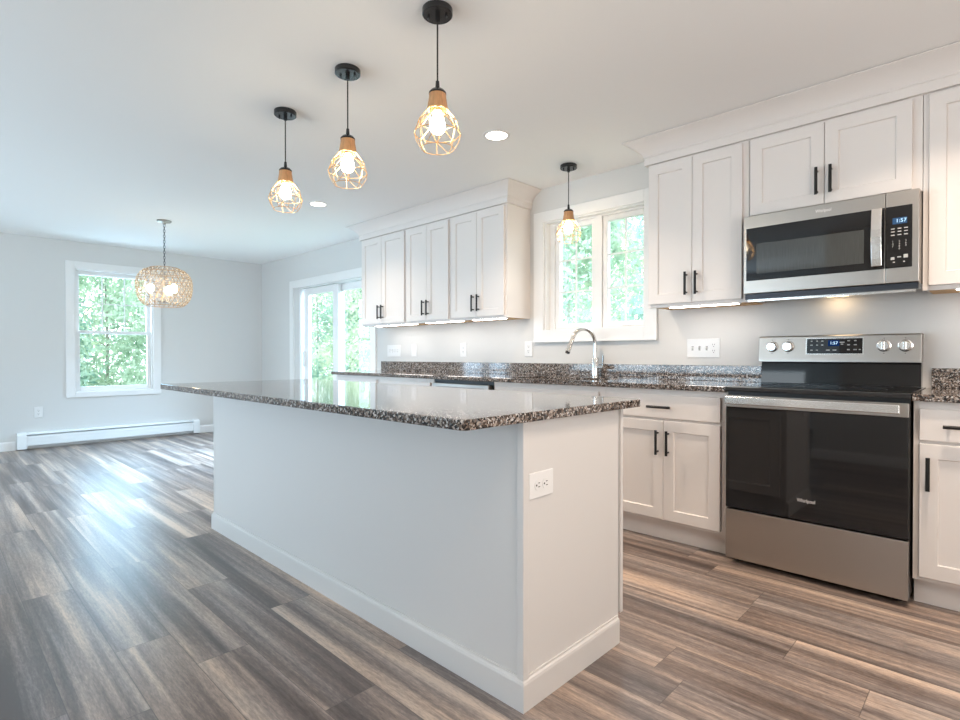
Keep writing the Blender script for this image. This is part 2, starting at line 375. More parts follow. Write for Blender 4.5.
plain_window('window_6', 'Y', XR-.02, XR+.13, -3.4, -1.8, .7, 2.1, 'unseen window added around the fill lamp on the wall right of the viewpoint')

# ------------------------------------------------------------------ cabinet pieces
def shaker(x0, x1, z0, z1, yf, th=.019, rail=.060, depth=.009):
    """door or drawer front facing -Y with a recessed centre panel"""
    b = B(); bm = b.bm
    def ring(d, y): return [bm.verts.new(p) for p in ((x0+d, y, z0+d), (x1-d, y, z0+d), (x1-d, y, z1-d), (x0+d, y, z1-d))]
    A = ring(0, yf+th); C0 = ring(0, yf+.0015); C = ring(.0015, yf); D = ring(rail, yf); E = ring(rail+.004, yf+depth)
    for P, Q in ((A, C0), (C0, C), (C, D), (D, E)):
        for k in range(4): bm.faces.new((P[k], P[(k+1) % 4], Q[(k+1) % 4], Q[k]))
    bm.faces.new(E); bm.faces.new(A[::-1]); return b
def slab_front(x0, x1, z0, z1, yf, th=.019): return B().box(x0, x1, yf, yf+th, z0, z1)
def pull(cx, cz, yf, length=.152, vertical=True):
    b = B(); h = length/2; y = yf-.030
    if vertical:
        b.tube([(cx, y, cz-h), (cx, y, cz+h)], .0076, 10)
        for s in (-1, 1): b.tube([(cx, y, cz+s*h*.76), (cx, yf+.001, cz+s*h*.76)], .0055, 8)
    else:
        b.tube([(cx-h, y, cz), (cx+h, y, cz)], .0076, 10)
        for s in (-1, 1): b.tube([(cx+s*h*.76, y, cz), (cx+s*h*.76, yf+.001, cz)], .0055, 8)
    return b
DU, FU = -.312, -.293          # door plane and frame plane of the upper cabinets
def wall_cabinet(x0, x1, z0, z1, doors, label, zd0, zd1, handle_z, skin=None, hl=.140):
    r = thing('wall_cabinet', ((x0+x1)/2, 0, z0), label, 'cabinet', 'white upper wall cabinets'); U = Under(r)
    e = .0006
    U.put(B().box(x0+e, x1-e, FU+.018, -.0008, z0+.012, z1), 'carcass', 'cab')
    U.put(B().box(x0+.016, x1-.016, FU+.019, -.0008, z0+.006, z0+.0115), 'bottom_panel', 'ply')
    b = B(); b.box(x0+e, x1-e, FU, FU+.018, z0, zd0+.012); b.box(x0+e, x1-e, FU, FU+.018, zd1-.012, z1)
    xs = [x0+e] + [v for d in doors for v in (d[0]+.010, d[1]-.010)] + [x1-e]
    for k in range(0, len(xs), 2): b.box(xs[k], xs[k+1], FU, FU+.018, zd0+.012, zd1-.012)
    U.put(b, 'face_frame', 'cab')
    for d0, d1, side in doors:
        do = U.put(shaker(d0, d1, zd0, zd1, DU), 'door', 'cab')
        hx = d1-.030 if side == 'R' else d0+.030
        U.put(pull(hx, handle_z, DU, hl), 'handle', 'pull', do, smooth=True)
    if skin: U.put(B().box(skin[0], skin[1], FU+.001, -.0008, z0+.004, z1), 'end_panel', 'cab')
    return r
ZU, ZT = 1.381, 2.300
for x0, x1, m, lab in ((-3.896, -3.132, -3.520, 'white two door upper cabinet nearest the sliding glass door'),
                       (-3.132, -2.500, -2.815, 'white two door upper cabinet in the middle of the left trio'),
                       (-2.500, -1.838, -2.163, 'white two door upper cabinet just left of the kitchen window')):
    a, c = x0+.022, x1-.016
    wall_cabinet(x0, x1, ZU, ZT, [(a, m-.0015, 'R'), (m+.0015, c, 'L')], lab, 1.402, 2.287, 1.518, (x1, x1+.004) if x1 == -1.838 else None)
wall_cabinet(-.618, -.004, ZU, ZT, [(-.606, -.3275, 'R'), (-.3245, -.038, 'L')], 'white two door upper cabinet between the window and the microwave', 1.402, 2.287, 1.516)
wall_cabinet(-.002, .762, 1.850, ZT, [(.006, .3645, 'R'), (.3675, .724, 'L')], 'short white two door cabinet above the microwave', 1.864, 2.287, 1.982)
wall_cabinet(.7635, 1.40, ZU, ZT, [(.786, 1.085, 'R'), (1.088, 1.388, 'L')], 'tall white upper cabinet right of the microwave at the picture edge', 1.402, 2.287, 1.516)
# frieze and crown moulding up to the ceiling
FR = [(0.0, ZT-.016), (.012, ZT-.016), (.012, ZT), (.004, ZT+.004), (.004, 2.352), (-.03, 2.352), (-.03, ZT+.002), (0, ZT+.002)]
def crown_prof():
    p = [(.002, 2.347), (.014, 2.347), (.014, 2.355)]
    for k in range(9):
        a = k/8*PI/2; p.append((.011+.098*(.55*k/8+.45*(1-math.cos(a))), 2.357+.082*(.55*k/8+.45*math.sin(a))))
    p += [(.112, 2.440), (.112, ZC-.0035), (.002, ZC-.0035)]
    return p
def crown(nm, x0, x1, label, left=True, right=True):
    path = ([(x1, -.001)] if right else []) + [(x1, FU), (x0, FU)] + ([(x0, -.001)] if left else [])
    path = path[::-1]   # outward is to the right of travel
    r = thing(nm, ((x0+x1)/2, 0, ZT), label, 'moulding', kind='structure'); U = Under(r)
    U.put(B().sweep(path, [(-.0, ZT+.0005), (.020, ZT+.0005), (.020, 2.3515), (0, 2.3515)]), 'frieze', 'cab')
    U.put(B().sweep(path, [(o+.012, z) for o, z in crown_prof()]), 'crown', 'cab')
crown('trim_1', -3.896, -1.834, 'white crown moulding over the left upper cabinets')
crown('trim_2', -.618, 1.40, 'white crown moulding over the microwave side upper cabinets')

# base cabinets
YD, YF = -.620, -.601
def base_cabinet(x0, x1, fronts, label, false_drawer=False, hollow=False):
    """fronts: list of (kind, x0, x1, z0, z1, handle)"""
    r = thing('base_cabinet', ((x0+x1)/2, -.3, 0), label, 'cabinet', 'white base cabinets'); U = Under(r); e = .0006
    if hollow:
        b = B(); b.box(x0+e, x0+.018, YF+.018, -.001, .115, .875); b.box(x1-.018, x1-e, YF+.018, -.001, .115, .875)
        b.box(x0+.018, x1-.018, YF+.018, -.001, .115, .133); b.box(x0+.018, x1-.018, -.012, -.001, .133, .875)
    else: b = B().box(x0+e, x1-e, YF+.018, -.001, .115, .882)
    U.put(b, 'carcass', 'cab')
    U.put(B().box(x0+e, x1-e, -.548, -.53, 0.001, .1145), 'toe_kick', 'cab')
    b = B(); b.box(x0+e, x0+.034, YF, YF+.018, .115, .882); b.box(x1-.034, x1-e, YF, YF+.018, .115, .882)
    for z0, z1 in ((.115, .150), (.695, .725), (.836, .882)): b.box(x0+.034, x1-.034, YF, YF+.018, z0, z1)
    U.put(b, 'face_frame', 'cab')
    for kind, a, c, z0, z1, hd in fronts:
        if kind == 'drawer':
            d = U.put(slab_front(a, c, z0, z1, YD), 'drawer', 'cab', bevel=.002)
            if hd: U.put(pull((a+c)/2, (z0+z1)/2-.002, YD, .14, False), 'handle', 'pull', d, smooth=True)
        else:
            d = U.put(shaker(a, c, z0, z1, YD), 'door', 'cab')
            U.put(pull(c-.030 if hd == 'R' else a+.030, .578, YD, .14), 'handle', 'pull', d, smooth=True)
    return r
def pair(x0, x1, drawer=True):
    m = (x0+x1)/2; f = [('door', x0+.036, m-.0015, .135, .702, 'R'), ('door', m+.0015, x1-.038, .135, .702, 'L')]
    return f + [('drawer', x0+.036, x1-.038, .717, .850, drawer)]
base_cabinet(-3.896, -3.135, pair(-3.896, -3.135), 'white base cabinet at the end of the counter beside the sliding door')
base_cabinet(-3.133, -2.370, pair(-3.133, -2.370), 'white base cabinet just left of the dishwasher')
base_cabinet(-1.690, -.750, pair(-1.690, -.750, False), 'white sink base cabinet below the faucet with a plain false drawer', hollow=True)
base_cabinet(-.748, -.004, [('door', -.712, -.3605, .135, .702, 'R'), ('door', -.3575, -.042, .135, .702, 'L'), ('drawer', -.712, -.042, .717, .850, True)],
             'white base cabinet with one wide drawer left of the range')
base_cabinet(.763, 1.40, [('door', .785, 1.08, .135, .702, 'L'), ('door', 1.083, 1.38, .135, .702, 'R'), ('drawer', .785, 1.08, .717, .850, True), ('drawer', 1.083, 1.38, .717, .850, True)],
             'white base cabinet right of the range at the picture edge')

# ------------------------------------------------------------------ granite worktops
ZK = .9128; TK = .030
r = thing('granite_countertop', (-1.95, -.3, ZK-TK), 'long speckled granite counter with backsplash along the window wall', 'countertop', 'granite wall counters'); U = Under(r)
b = B(); SX0, SX1, SY0, SY1 = -1.60, -.86, -.52, -.14
b.box(-3.935, SX0, -.642, -.002, ZK-TK, ZK); b.box(SX1, -.003, -.642, -.002, ZK-TK, ZK); b.box(SX0, SX1, -.642, SY0, ZK-TK, ZK); b.box(SX0, SX1, SY1, -.002, ZK-TK, ZK)
bmesh.ops.remove_doubles(b.bm, verts=b.bm.verts, dist=1e-5)
U.put(b, 'slab', 'granite', bevel=.004)
U.put(B().box(-3.935, -.018, -.022, -.0015, ZK+.0003, 1.0124), 'backsplash', 'granite', bevel=.002)
r = thing('granite_countertop', (1.08, -.3, ZK-TK), 'short speckled granite counter with backsplash right of the range', 'countertop', 'granite wall counters'); U = Under(r)
U.put(B().box(.761, 1.42, -.642, -.002, ZK-TK, ZK), 'slab', 'granite', bevel=.004)
U.put(B().box(.778, 1.42, -.022, -.0015, ZK+.0003, 1.0124), 'backsplash', 'granite', bevel=.002)
# sink and faucet
r = thing('kitchen_sink', ((SX0+SX1)/2, (SY0+SY1)/2, .70), 'undermount steel sink sunk in the counter below the window', 'sink'); U = Under(r)
b = B(); a0, a1, c0, c1 = SX0-.004, SX1+.004, SY0-.004, SY1+.004; zt = ZK-TK-.001
b.box(a0, a1, c0, c1, .692, .70); b.box(a0-.008, a0, c0-.008, c1+.008, .692, zt); b.box(a1, a1+.008, c0-.008, c1+.008, .692, zt); b.box(a0, a1, c0-.008, c0, .692, zt); b.box(a0, a1, c1, c1+.008, .692, zt)
U.put(b, 'basin', 'steel'); U.put(B().lathe([(.045, .7005), (.045, .704), (.03, .7045), (.03, .702)], 24, ((a0+a1)/2, (c0+c1)/2, 0)), 'drain', 'chrome')
fx, fy = -1.145, -.085
r = thing('kitchen_faucet', (fx, fy, ZK), 'tall brushed nickel gooseneck faucet under the kitchen window', 'faucet'); U = Under(r)
U.put(B().lathe([(.030, ZK), (.030, ZK+.006), (.026, ZK+.010), (.0255, ZK+.14), (.021, ZK+.15)], 24, (fx, fy, 0)), 'body', 'chrome', smooth=True)
dirx, diry = -.27, -.963
pts = [(fx, fy, ZK+.14), (fx, fy, 1.16)]; R = .112
for k in range(1, 13):
    a = k/12*PI*.90; q = R*(1-math.cos(a)); pts.append((fx+dirx*q, fy+diry*q, 1.16+R*math.sin(a)))
U.put(B().tube(pts, .0135, 14), 'spout', 'chrome', smooth=True)
p1 = Vector(pts[-1]); t = (p1-Vector(pts[-2])).normalized()
U.put(B().tube([p1-t*.002, p1+t*.03, p1+t*.10], [.0140, .0165, .0175], 16), 'spray_head', 'chrome', smooth=True)
U.put(B().tube([p1+t*.1003, p1+t*.112], .0165, 16), 'spray_tip', 'bplas', smooth=True)
b = B().tube([(fx+.02, fy, ZK+.075), (fx+.075, fy-.006, ZK+.077)], .0150, 14); b.tube([(fx+.066, fy-.006, ZK+.085), (fx+.074, fy-.008, ZK+.165)], .0042, 8)
U.put(b, 'lever', 'chrome', smooth=True)

# ------------------------------------------------------------------ dishwasher
r = thing('dishwasher', (-2.03, -.3, 0), 'steel front dishwasher with a dark gap under the wall counter', 'dishwasher'); U = Under(r)
U.put(B().box(-2.366, -1.694, -.585, -.01, .10, .872), 'tub_housing', 'bplas')
U.put(B().box(-2.366, -1.694, -.600, -.586, .862, .8815), 'top_trim', 'bplas'); 
for x in (-2.366, -1.710): U.put(B().box(x, x+.016, -.600, -.586, .11, .861), 'side_trim', 'bplas')
d = U.put(B().box(-2.346, -1.714, -.640, -.588, .118, .853), 'door', 'steel', bevel=.004)
U.put(B().box(-2.30, -1.76, -.6412, -.6403, .79, .825), 'pocket_handle', 'dark', d)
U.put(B().box(-2.366, -1.694, -.545, -.53, .002, .10), 'toe_panel', 'bplas')

# ------------------------------------------------------------------ range
RW = .757
r = thing('electric_range', (RW/2, -.33, 0), 'stainless steel electric range with black glass oven door', 'range'); U = Under(r)
U.put(B().box(.002, RW-.002, -.625, -.035, .035, .893), 'body', 'bplas')
for x, y in ((.05, -.58), (RW-.05, -.58), (.05, -.08), (RW-.05, -.08)): U.put(B().lathe([(.02, .0005), (.02, .01), (.012, .012), (.012, .036)], 12, (x, y, 0)), 'foot', 'bplas')
dr = U.put(B().box(.003, RW-.003, -.662, -.626, .030, .284), 'storage_drawer', 'steel', bevel=.003)
d = U.put(B().box(.003, RW-.003, -.655, -.626, .292, .872), 'oven_door', 'bplas')
U.put(B().box(.004, RW-.004, -.664, -.6553, .293, .812), 'door_glass', 'bglass', d, bevel=.002)
U.put(B().box(.003, RW-.003, -.664, -.6553, .8125, .872), 'door_top_strip', 'steel', d, bevel=.002)
hb = B(); hb.box(.012, RW-.030, -.708, -.690, .828, .868)
for x in (.03, RW-.06): hb.box(x, x+.025, -.6905, -.664, .836, .862)
U.put(hb, 'handle', 'bright', d, bevel=.004)
text('Whirlpool', 'logo', 'logo', d, (.372-RW/2, -.6648+.33, .3865), .0235, sx=.78)
# cooktop with bevelled front lip
U.put(B().prism([(-.668, .893), (-.668, .900), (-.655, .912), (-.60, .917), (-.064, .917), (-.064, .893)], -.0025, RW+.0025), 'cooktop', 'bglass', bevel=.001)
for x, y, rr in ((.20, -.46, .115), (.56, -.46, .095), (.20, -.20, .075), (.56, -.20, .085)):
    U.put(B().lathe([(rr, .9172), (rr, .9176), (rr-.003, .9176), (rr-.003, .9172)], 40, (x, y, 0), cap=False), 'burner_ring', 'dark')
U.put(B().prism([(-.072, .9175), (-.060, 1.040), (-.012, 1.040), (-.012, .9175)], -.005, .742), 'rear_guard', 'bglass')
cp = U.put(B().prism([(-.112, 1.040), (-.112, 1.052), (-.098, 1.183), (-.092, 1.188), (-.012, 1.188), (-.012, 1.040)], -.008, .745), 'control_panel', 'steel', bevel=.002)
tilt = math.atan2(.014, .131)
def on_panel(x, z, out): # point on the tilted panel face
    return (x, -.112+(z-1.052)*(.014/.131)-out, z)
def panel_box(x0, x1, z0, z1, t0, t1):
    b = B(); v = [b.bm.verts.new(on_panel(x, z, o)) for o in (t0, t1) for x, z in ((x0, z0), (x1, z0), (x1, z1), (x0, z1))]
    for f in ((0,1,2,3),(4,5,6,7),(0,1,5,4),(1,2,6,5),(2,3,7,6),(3,0,4,7)): b.bm.faces.new([v[i] for i in f])
    return b
U.put(panel_box(.238, .507, 1.083, 1.173, .0002, .0012), 'display_bezel', 'bright', cp)
dg = U.put(panel_box(.243, .502, 1.087, 1.169, .0014, .0022), 'display_glass', 'bglass', cp)
U.put(panel_box(.345, .398, 1.128, 1.160, .0024, .0027), 'clock_screen', 'rlcd', cp)
U_marks = B()
def add_mark(bq, x, z, w, h):
    v = [bq.bm.verts.new(on_panel(x+sx*w/2, z+sz*h/2, .0026)) for sx, sz in ((-1,-1),(1,-1),(1,1),(-1,1))]; bq.bm.faces.new(v)
for x, z, w in ((.266,1.156,.008),(.293,1.156,.008),(.318,1.156,.011),(.266,1.134,.012),(.293,1.134,.009),(.318,1.134,.010),(.266,1.106,.012),(.293,1.106,.010),
                (.345,1.106,.018),(.376,1.106,.018),(.410,1.148,.022),(.410,1.138,.012),(.440,1.156,.012),(.470,1.156,.010),(.440,1.134,.012),(.470,1.134,.013),(.440,1.108,.012),(.470,1.108,.015),(.490,1.108,.008)):
    add_mark(U_marks, x, z, w, .0055)
o = U.put(U_marks, 'button_marks', 'white_mark', cp); o['kind'] = 'stuff'
q = on_panel(.372, 1.144, .003); text('1:57', 'clock_digits', 'lcdtext', cp, (q[0]-RW/2, q[1]+.33, q[2]), .022, (PI/2-tilt, 0, 0))
for x in (.065, .149, .594, .682):
    c = on_panel(x, 1.127, 0); kb = B().lathe([(.031, 0), (.031, .004), (.0255, .006), (.0245, .026), (.022, .029), (.001, .0292)], 32, c, '-Y')
    k = U.put(kb, 'knob', 'bright', cp, smooth=True)
    U.put(B().box(x-.0065, x+.0065, c[1]-.036, c[1]-.0285, 1.127-.021, 1.127+.021), 'knob_grip', 'bright', k, bevel=.002)
    for zz in (1.166, 1.088): mk = B(); add_mark(mk, x, zz, .005, .003); U.put(mk, 'printed_mark', 'slot', cp)

# ------------------------------------------------------------------ microwave
ZM0, ZM1, YM = 1.414, 1.842, -.398
r = thing('microwave_oven', (.38, -.2, ZM0), 'stainless over the range microwave with black window hung below cabinet', 'microwave'); U = Under(r)
U.put(B().box(.000, .760, -.350, -.002, ZM0, 1.846), 'housing', 'steel')
d = U.put(B().box(.000, .6335, YM, -.351, ZM0+.002, ZM1), 'door', 'steel', bevel=.003)
U.put(B().box(.015, .6325, YM-.0022, YM-.0002, 1.486, 1.774), 'door_glass', 'bglass', d, bevel=.001)
U.put(B().box(.068, .552, YM-.0030, YM-.0023, 1.522, 1.684), 'window_screen', 'mglass', d)
hb = B(); hp = []
for k in range(9):
    a = -1+2*k/8; hp.append((YM-.050+.016*a*a, 1.634+a*.136))
prof = [(y, z) for y, z in hp] + [(y+.014, z) for y, z in hp[::-1]]
hb.prism(prof, .585, .626)
for z in (1.512, 1.756): hb.box(.595, .616, YM-.034, YM-.0023, z-.008, z+.008)
U.put(hb, 'handle', 'bright', d, bevel=.002)
text('Whirlpool', 'logo', 'logo', d, (.381-.38, YM-.0006+.2, 1.809-ZM0), .0225, sx=.74)
cpn = U.put(B().box(.6355, .760, YM, -.351, ZM0+.002, ZM1), 'control_section', 'steel', bevel=.003)
U.put(B().box(.6365, .735, YM-.0022, YM-.0002, 1.486, 1.774), 'keypad_glass', 'bglass', cpn, bevel=.001)
U.put(B().box(.662, .716, YM-.0030, YM-.0024, 1.690, 1.719), 'clock_screen', 'lcd', cpn)
text('1:57', 'clock_digits', 'lcdtext', cpn, (.694-.38, YM-.0034+.2, 1.7045-ZM0), .024)
b = B()
for k, z in enumerate((1.669, 1.655, 1.640)):
    for j, x in enumerate((.663, .688, .712)): b.box(x-.007, x+.007, YM-.0030, YM-.0024, z-.002-.001*(k == 2), z+.002)
for x, w, z, h in ((.663, .007, 1.531, .006), (.688, .007, 1.536, .0025), (.712, .008, 1.538, .008), (.668, .004, 1.513, .002), (.706, .003, 1.513, .003)): b.box(x-w, x+w, YM-.0030, YM-.0024, z-h, z+h)
o = U.put(b, 'button_marks', 'white_mark', cpn); o['kind'] = 'stuff'
for j, col in enumerate(('1\n4\n7', '2\n5\n8\n0', '3\n6\n9')):
    text(col, 'keypad_digits', 'white_mark', cpn, ((.663, .688, .712)[j]-.38, YM-.0028+.2, (1.598 if j != 1 else 1.592)-ZM0), .0115)
U.put(B().box(.004, .756, YM+.016, -.345, 1.386, ZM0-.0002), 'front_vent', 'dark')
b = B(); b.box(.014, .746, YM+.030, YM+.036, 1.374, 1.3858); b.box(.014, .746, -.33, -.03, 1.4088, ZM0-.0005); U.put(b, 'underside', 'bright')
for x in (.10, .43): U.put(B().box(x, x+.23, -.28, -.12, 1.402, 1.4085), 'grease_filter', 'steel')
U.put(B().box(.33, .43, -.10, -.05, 1.402, 1.4085), 'hood_lamp', emis('hood_lamp_glow', (1, .72, .42), 14))

# ------------------------------------------------------------------ under-cabinet light bars
for x0, x1, lab in ((-3.71, -3.05, 'white light bar under the left trio, nearest the sliding door'),
                    (-2.89, -2.40, 'white light bar under the middle cabinet of the left trio'),
                    (-2.27, -1.90, 'white light bar under the cabinet beside the kitchen window'),
                    (-.50, -.075, 'white light bar under the cabinet left of the microwave'),
                    (.875, 1.30, 'white light bar under the cabinet right of the microwave')):
    r = thing('under_cabinet_light', ((x0+x1)/2, -.235, 1.386), lab, 'light', 'under-cabinet light bars'); U = Under(r)
    U.put(B().box(x0, x1, -.262, -.208, 1.3822, 1.3868), 'light_housing', 'plastic')
    U.put(B().box(x0+.008, x1-.008, -.258, -.212, 1.3785, 1.3820), 'diffuser', 'bar')

# ------------------------------------------------------------------ plates on the walls
def plate(b_w, b_h): 
    return B().box(-b_w/2, b_w/2, -.006, -.0006, -b_h/2, b_h/2)
def toggle(U, x, parent):
    U.put(B().prism([(-.006, -.009), (-.016, .004), (-.014, .009), (-.006, .008)], x-.0045, x+.0045), 'toggle', 'plastic', parent)
    b = B(); b.box(x-.0065, x+.0065, -.0066, -.0061, -.013, -.0095); b.box(x-.0065, x+.0065, -.0066, -.0061, .0085, .0125); U.put(b, 'toggle_slot', 'slot', parent)
def duplex(U, x, parent, horizontal=False):
    for s in (-1, 1):
        cx, cz = (x+s*.0195, 0) if horizontal else (x, s*.0195)
        f = U.put(B().lathe([(.0165, .0062), (.0165, .008), (.001, .0081)], 20, (cx, 0, cz), '-Y'), 'receptacle', 'plastic', parent)
        b = B()
        for dx, dz, w, h in ((-.006, .004, .0012, .0045), (.006, .004, .0012, .0038), (0, -.0085, .0026, .0026)):
            if horizontal: dx, dz, w, h = dz, dx, h, w
            b.box(cx+dx-w, cx+dx+w, -.0088, -.0082, cz+dz-h, cz+dz+h)
        U.put(b, 'socket_slots', 'slot', f)
def wallplate(loc, rotz, gangs, label, name, cat, width=None, height=.124, horizontal=False):
    r = thing(name, loc, label, cat, 'switch and outlet plates'); r.rotation_euler = (0, 0, rotz); U = Under(r, (0, 0, 0))
    n = len(gangs); w = width or (.076+.046*(n-1))
    p = U.put(plate(w, height), 'cover_plate', 'plastic', bevel=.0025)
    for k, g in enumerate(gangs):
        x = (k-(n-1)/2)*.046
        if g == 't': toggle(U, x, p)
        elif g == 'o': duplex(U, x, p, horizontal)
        else: U.put(B().box(x-.016, x+.016, -.0085, -.0061, -.033, .033), 'rocker', 'plastic', p, bevel=.001)
wallplate((-.3785, 0, 1.124), 0, 'ttto', 'wide white plate with three switches and an outlet left of range', 'switch_plate', 'switch')
wallplate((-3.72, 0, 1.127), 0, 'tttt', 'wide white four gang switch plate near the sliding door', 'switch_plate', 'switch', .235)
wallplate((-3.373, 0, 1.131), 0, 'r', 'single white plate next to the four gang plate', 'switch_plate', 'switch', .085, .13)
wallplate((-2.637, 0, 1.130), 0, 'o', 'single white outlet plate above the counter over the dishwasher', 'outlet_plate', 'outlet', .085, .13)
wallplate((-1.846, 0, 1.132), 0, 'o', 'single white outlet plate at left corner of the kitchen window casing', 'outlet_plate', 'outlet', .085, .13)
wallplate((XL, -2.635, .417), PI/2, 'o', 'white outlet plate low on the far wall left of the dining window', 'outlet_plate', 'outlet', .08, .125)

# ------------------------------------------------------------------ kitchen island
IX0, IX1, IY0, IY1 = -2.490, .0068, -2.3154, -1.748
ZI = .9086
r = thing('kitchen_island', ((IX0+IX1)/2, -2.02, 0), 'long white panelled kitchen island in the middle of the room', 'island'); U = Under(r)
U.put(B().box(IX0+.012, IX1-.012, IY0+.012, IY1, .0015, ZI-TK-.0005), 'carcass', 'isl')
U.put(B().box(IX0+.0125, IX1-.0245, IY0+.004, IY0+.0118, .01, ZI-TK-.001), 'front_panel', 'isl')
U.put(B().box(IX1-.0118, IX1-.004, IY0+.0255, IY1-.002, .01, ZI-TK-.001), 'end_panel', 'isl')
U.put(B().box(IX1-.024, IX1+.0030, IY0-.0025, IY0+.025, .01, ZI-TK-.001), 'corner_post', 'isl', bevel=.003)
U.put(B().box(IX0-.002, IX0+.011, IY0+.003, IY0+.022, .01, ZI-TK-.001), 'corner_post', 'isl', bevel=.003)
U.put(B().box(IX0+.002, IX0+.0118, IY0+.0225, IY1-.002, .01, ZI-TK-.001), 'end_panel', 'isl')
IB = [(0, .0005), (.013, .0005), (.013, .082), (.011, .090), (.006, .094), (.0055, .101), (0, .101)]
U.put(B().sweep([(IX1-.004, IY1-.012), (IX1-.004, IY0+.004), (IX0+.004, IY0+.004), (IX0+.004, IY1-.012)][::-1], [(o-.0005, z) for o, z in IB]), 'base_moulding', 'isl')
# working side of the island, facing the range
yb = IY1+.0185
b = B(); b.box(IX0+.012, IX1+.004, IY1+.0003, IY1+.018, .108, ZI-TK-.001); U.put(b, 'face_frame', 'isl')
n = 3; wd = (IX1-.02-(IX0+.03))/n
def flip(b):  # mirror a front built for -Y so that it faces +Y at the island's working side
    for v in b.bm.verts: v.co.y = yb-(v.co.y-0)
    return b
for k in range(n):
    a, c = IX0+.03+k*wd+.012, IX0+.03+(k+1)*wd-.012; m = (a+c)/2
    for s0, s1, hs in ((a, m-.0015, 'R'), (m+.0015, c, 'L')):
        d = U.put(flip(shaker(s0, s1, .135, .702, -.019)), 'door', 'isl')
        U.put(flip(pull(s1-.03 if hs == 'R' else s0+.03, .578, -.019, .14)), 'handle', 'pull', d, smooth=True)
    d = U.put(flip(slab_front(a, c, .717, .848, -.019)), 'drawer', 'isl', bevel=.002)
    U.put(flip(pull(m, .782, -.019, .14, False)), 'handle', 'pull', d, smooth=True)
# top with rounded corners
def rounded(x0, x1, y0, y1, rad, n=6):
    p = []
    for cx, cy, a0 in ((x1-rad, y0+rad, -PI/2), (x1-rad, y1-rad, 0), (x0+rad, y1-rad, PI/2), (x0+rad, y0+rad, PI)):
        for k in range(n+1): a = a0+k/n*PI/2; p.append((cx+rad*math.cos(a), cy+rad*math.sin(a)))
    return p
t = B().prism(rounded(-2.543, .0385, -2.596, -1.633, .022), ZI-TK, ZI, 'Z').build('granite_island_top', 'granite', base=(-1.25, -2.11, ZI-TK), bevel=.004)
tag(t, 'big overhanging speckled granite slab on top of the white island', 'countertop')
r = thing('outlet_plate', (IX1-.004, -2.228, .6755), 'horizontal white outlet plate on the end of the kitchen island', 'outlet', 'switch and outlet plates')
r.rotation_euler = (0, 0, PI/2); U = Under(r, (0, 0, 0))
p = U.put(plate(.122, .080), 'cover_plate', 'plastic', bevel=.0025); duplex(U, 0, p, True)

# ------------------------------------------------------------------ baseboard heater
r = thing('baseboard_heater', (XL, -1.87, 0), 'long white baseboard heater on the far wall below the window', 'heater'); U = Under(r)
h0, h1 = -2.745, -.985
U.put(B().prism([(XL+.001, .012), (XL+.001, .192), (XL+.012, .192), (XL+.012, .012)], h0, h1, 'Y'), 'back_plate', 'heater')
U.put(B().prism([(XL+.0125, .188), (XL+.0125, .193), (XL+.050, .185), (XL+.060, .172), (XL+.058, .170), (XL+.049, .181)], h0, h1, 'Y'), 'top_damper', 'heater')
U.put(B().prism([(XL+.062, .045), (XL+.066, .045), (XL+.069, .155), (XL+.062, .158)], h0, h1, 'Y'), 'front_cover', 'heater')
U.put(B().box(XL+.020, XL+.058, h0+.01, h1-.01, .06, .12), 'fin_element', 'slot')
for a, c in ((-2.832, h0-.0005), (h1+.0005, -.903)):
    U.put(B().prism([(XL+.001, .010), (XL+.001, .196), (XL+.052, .190), (XL+.070, .170), (XL+.071, .010)], a, c, 'Y'), 'end_cap', 'heater', bevel=.003)

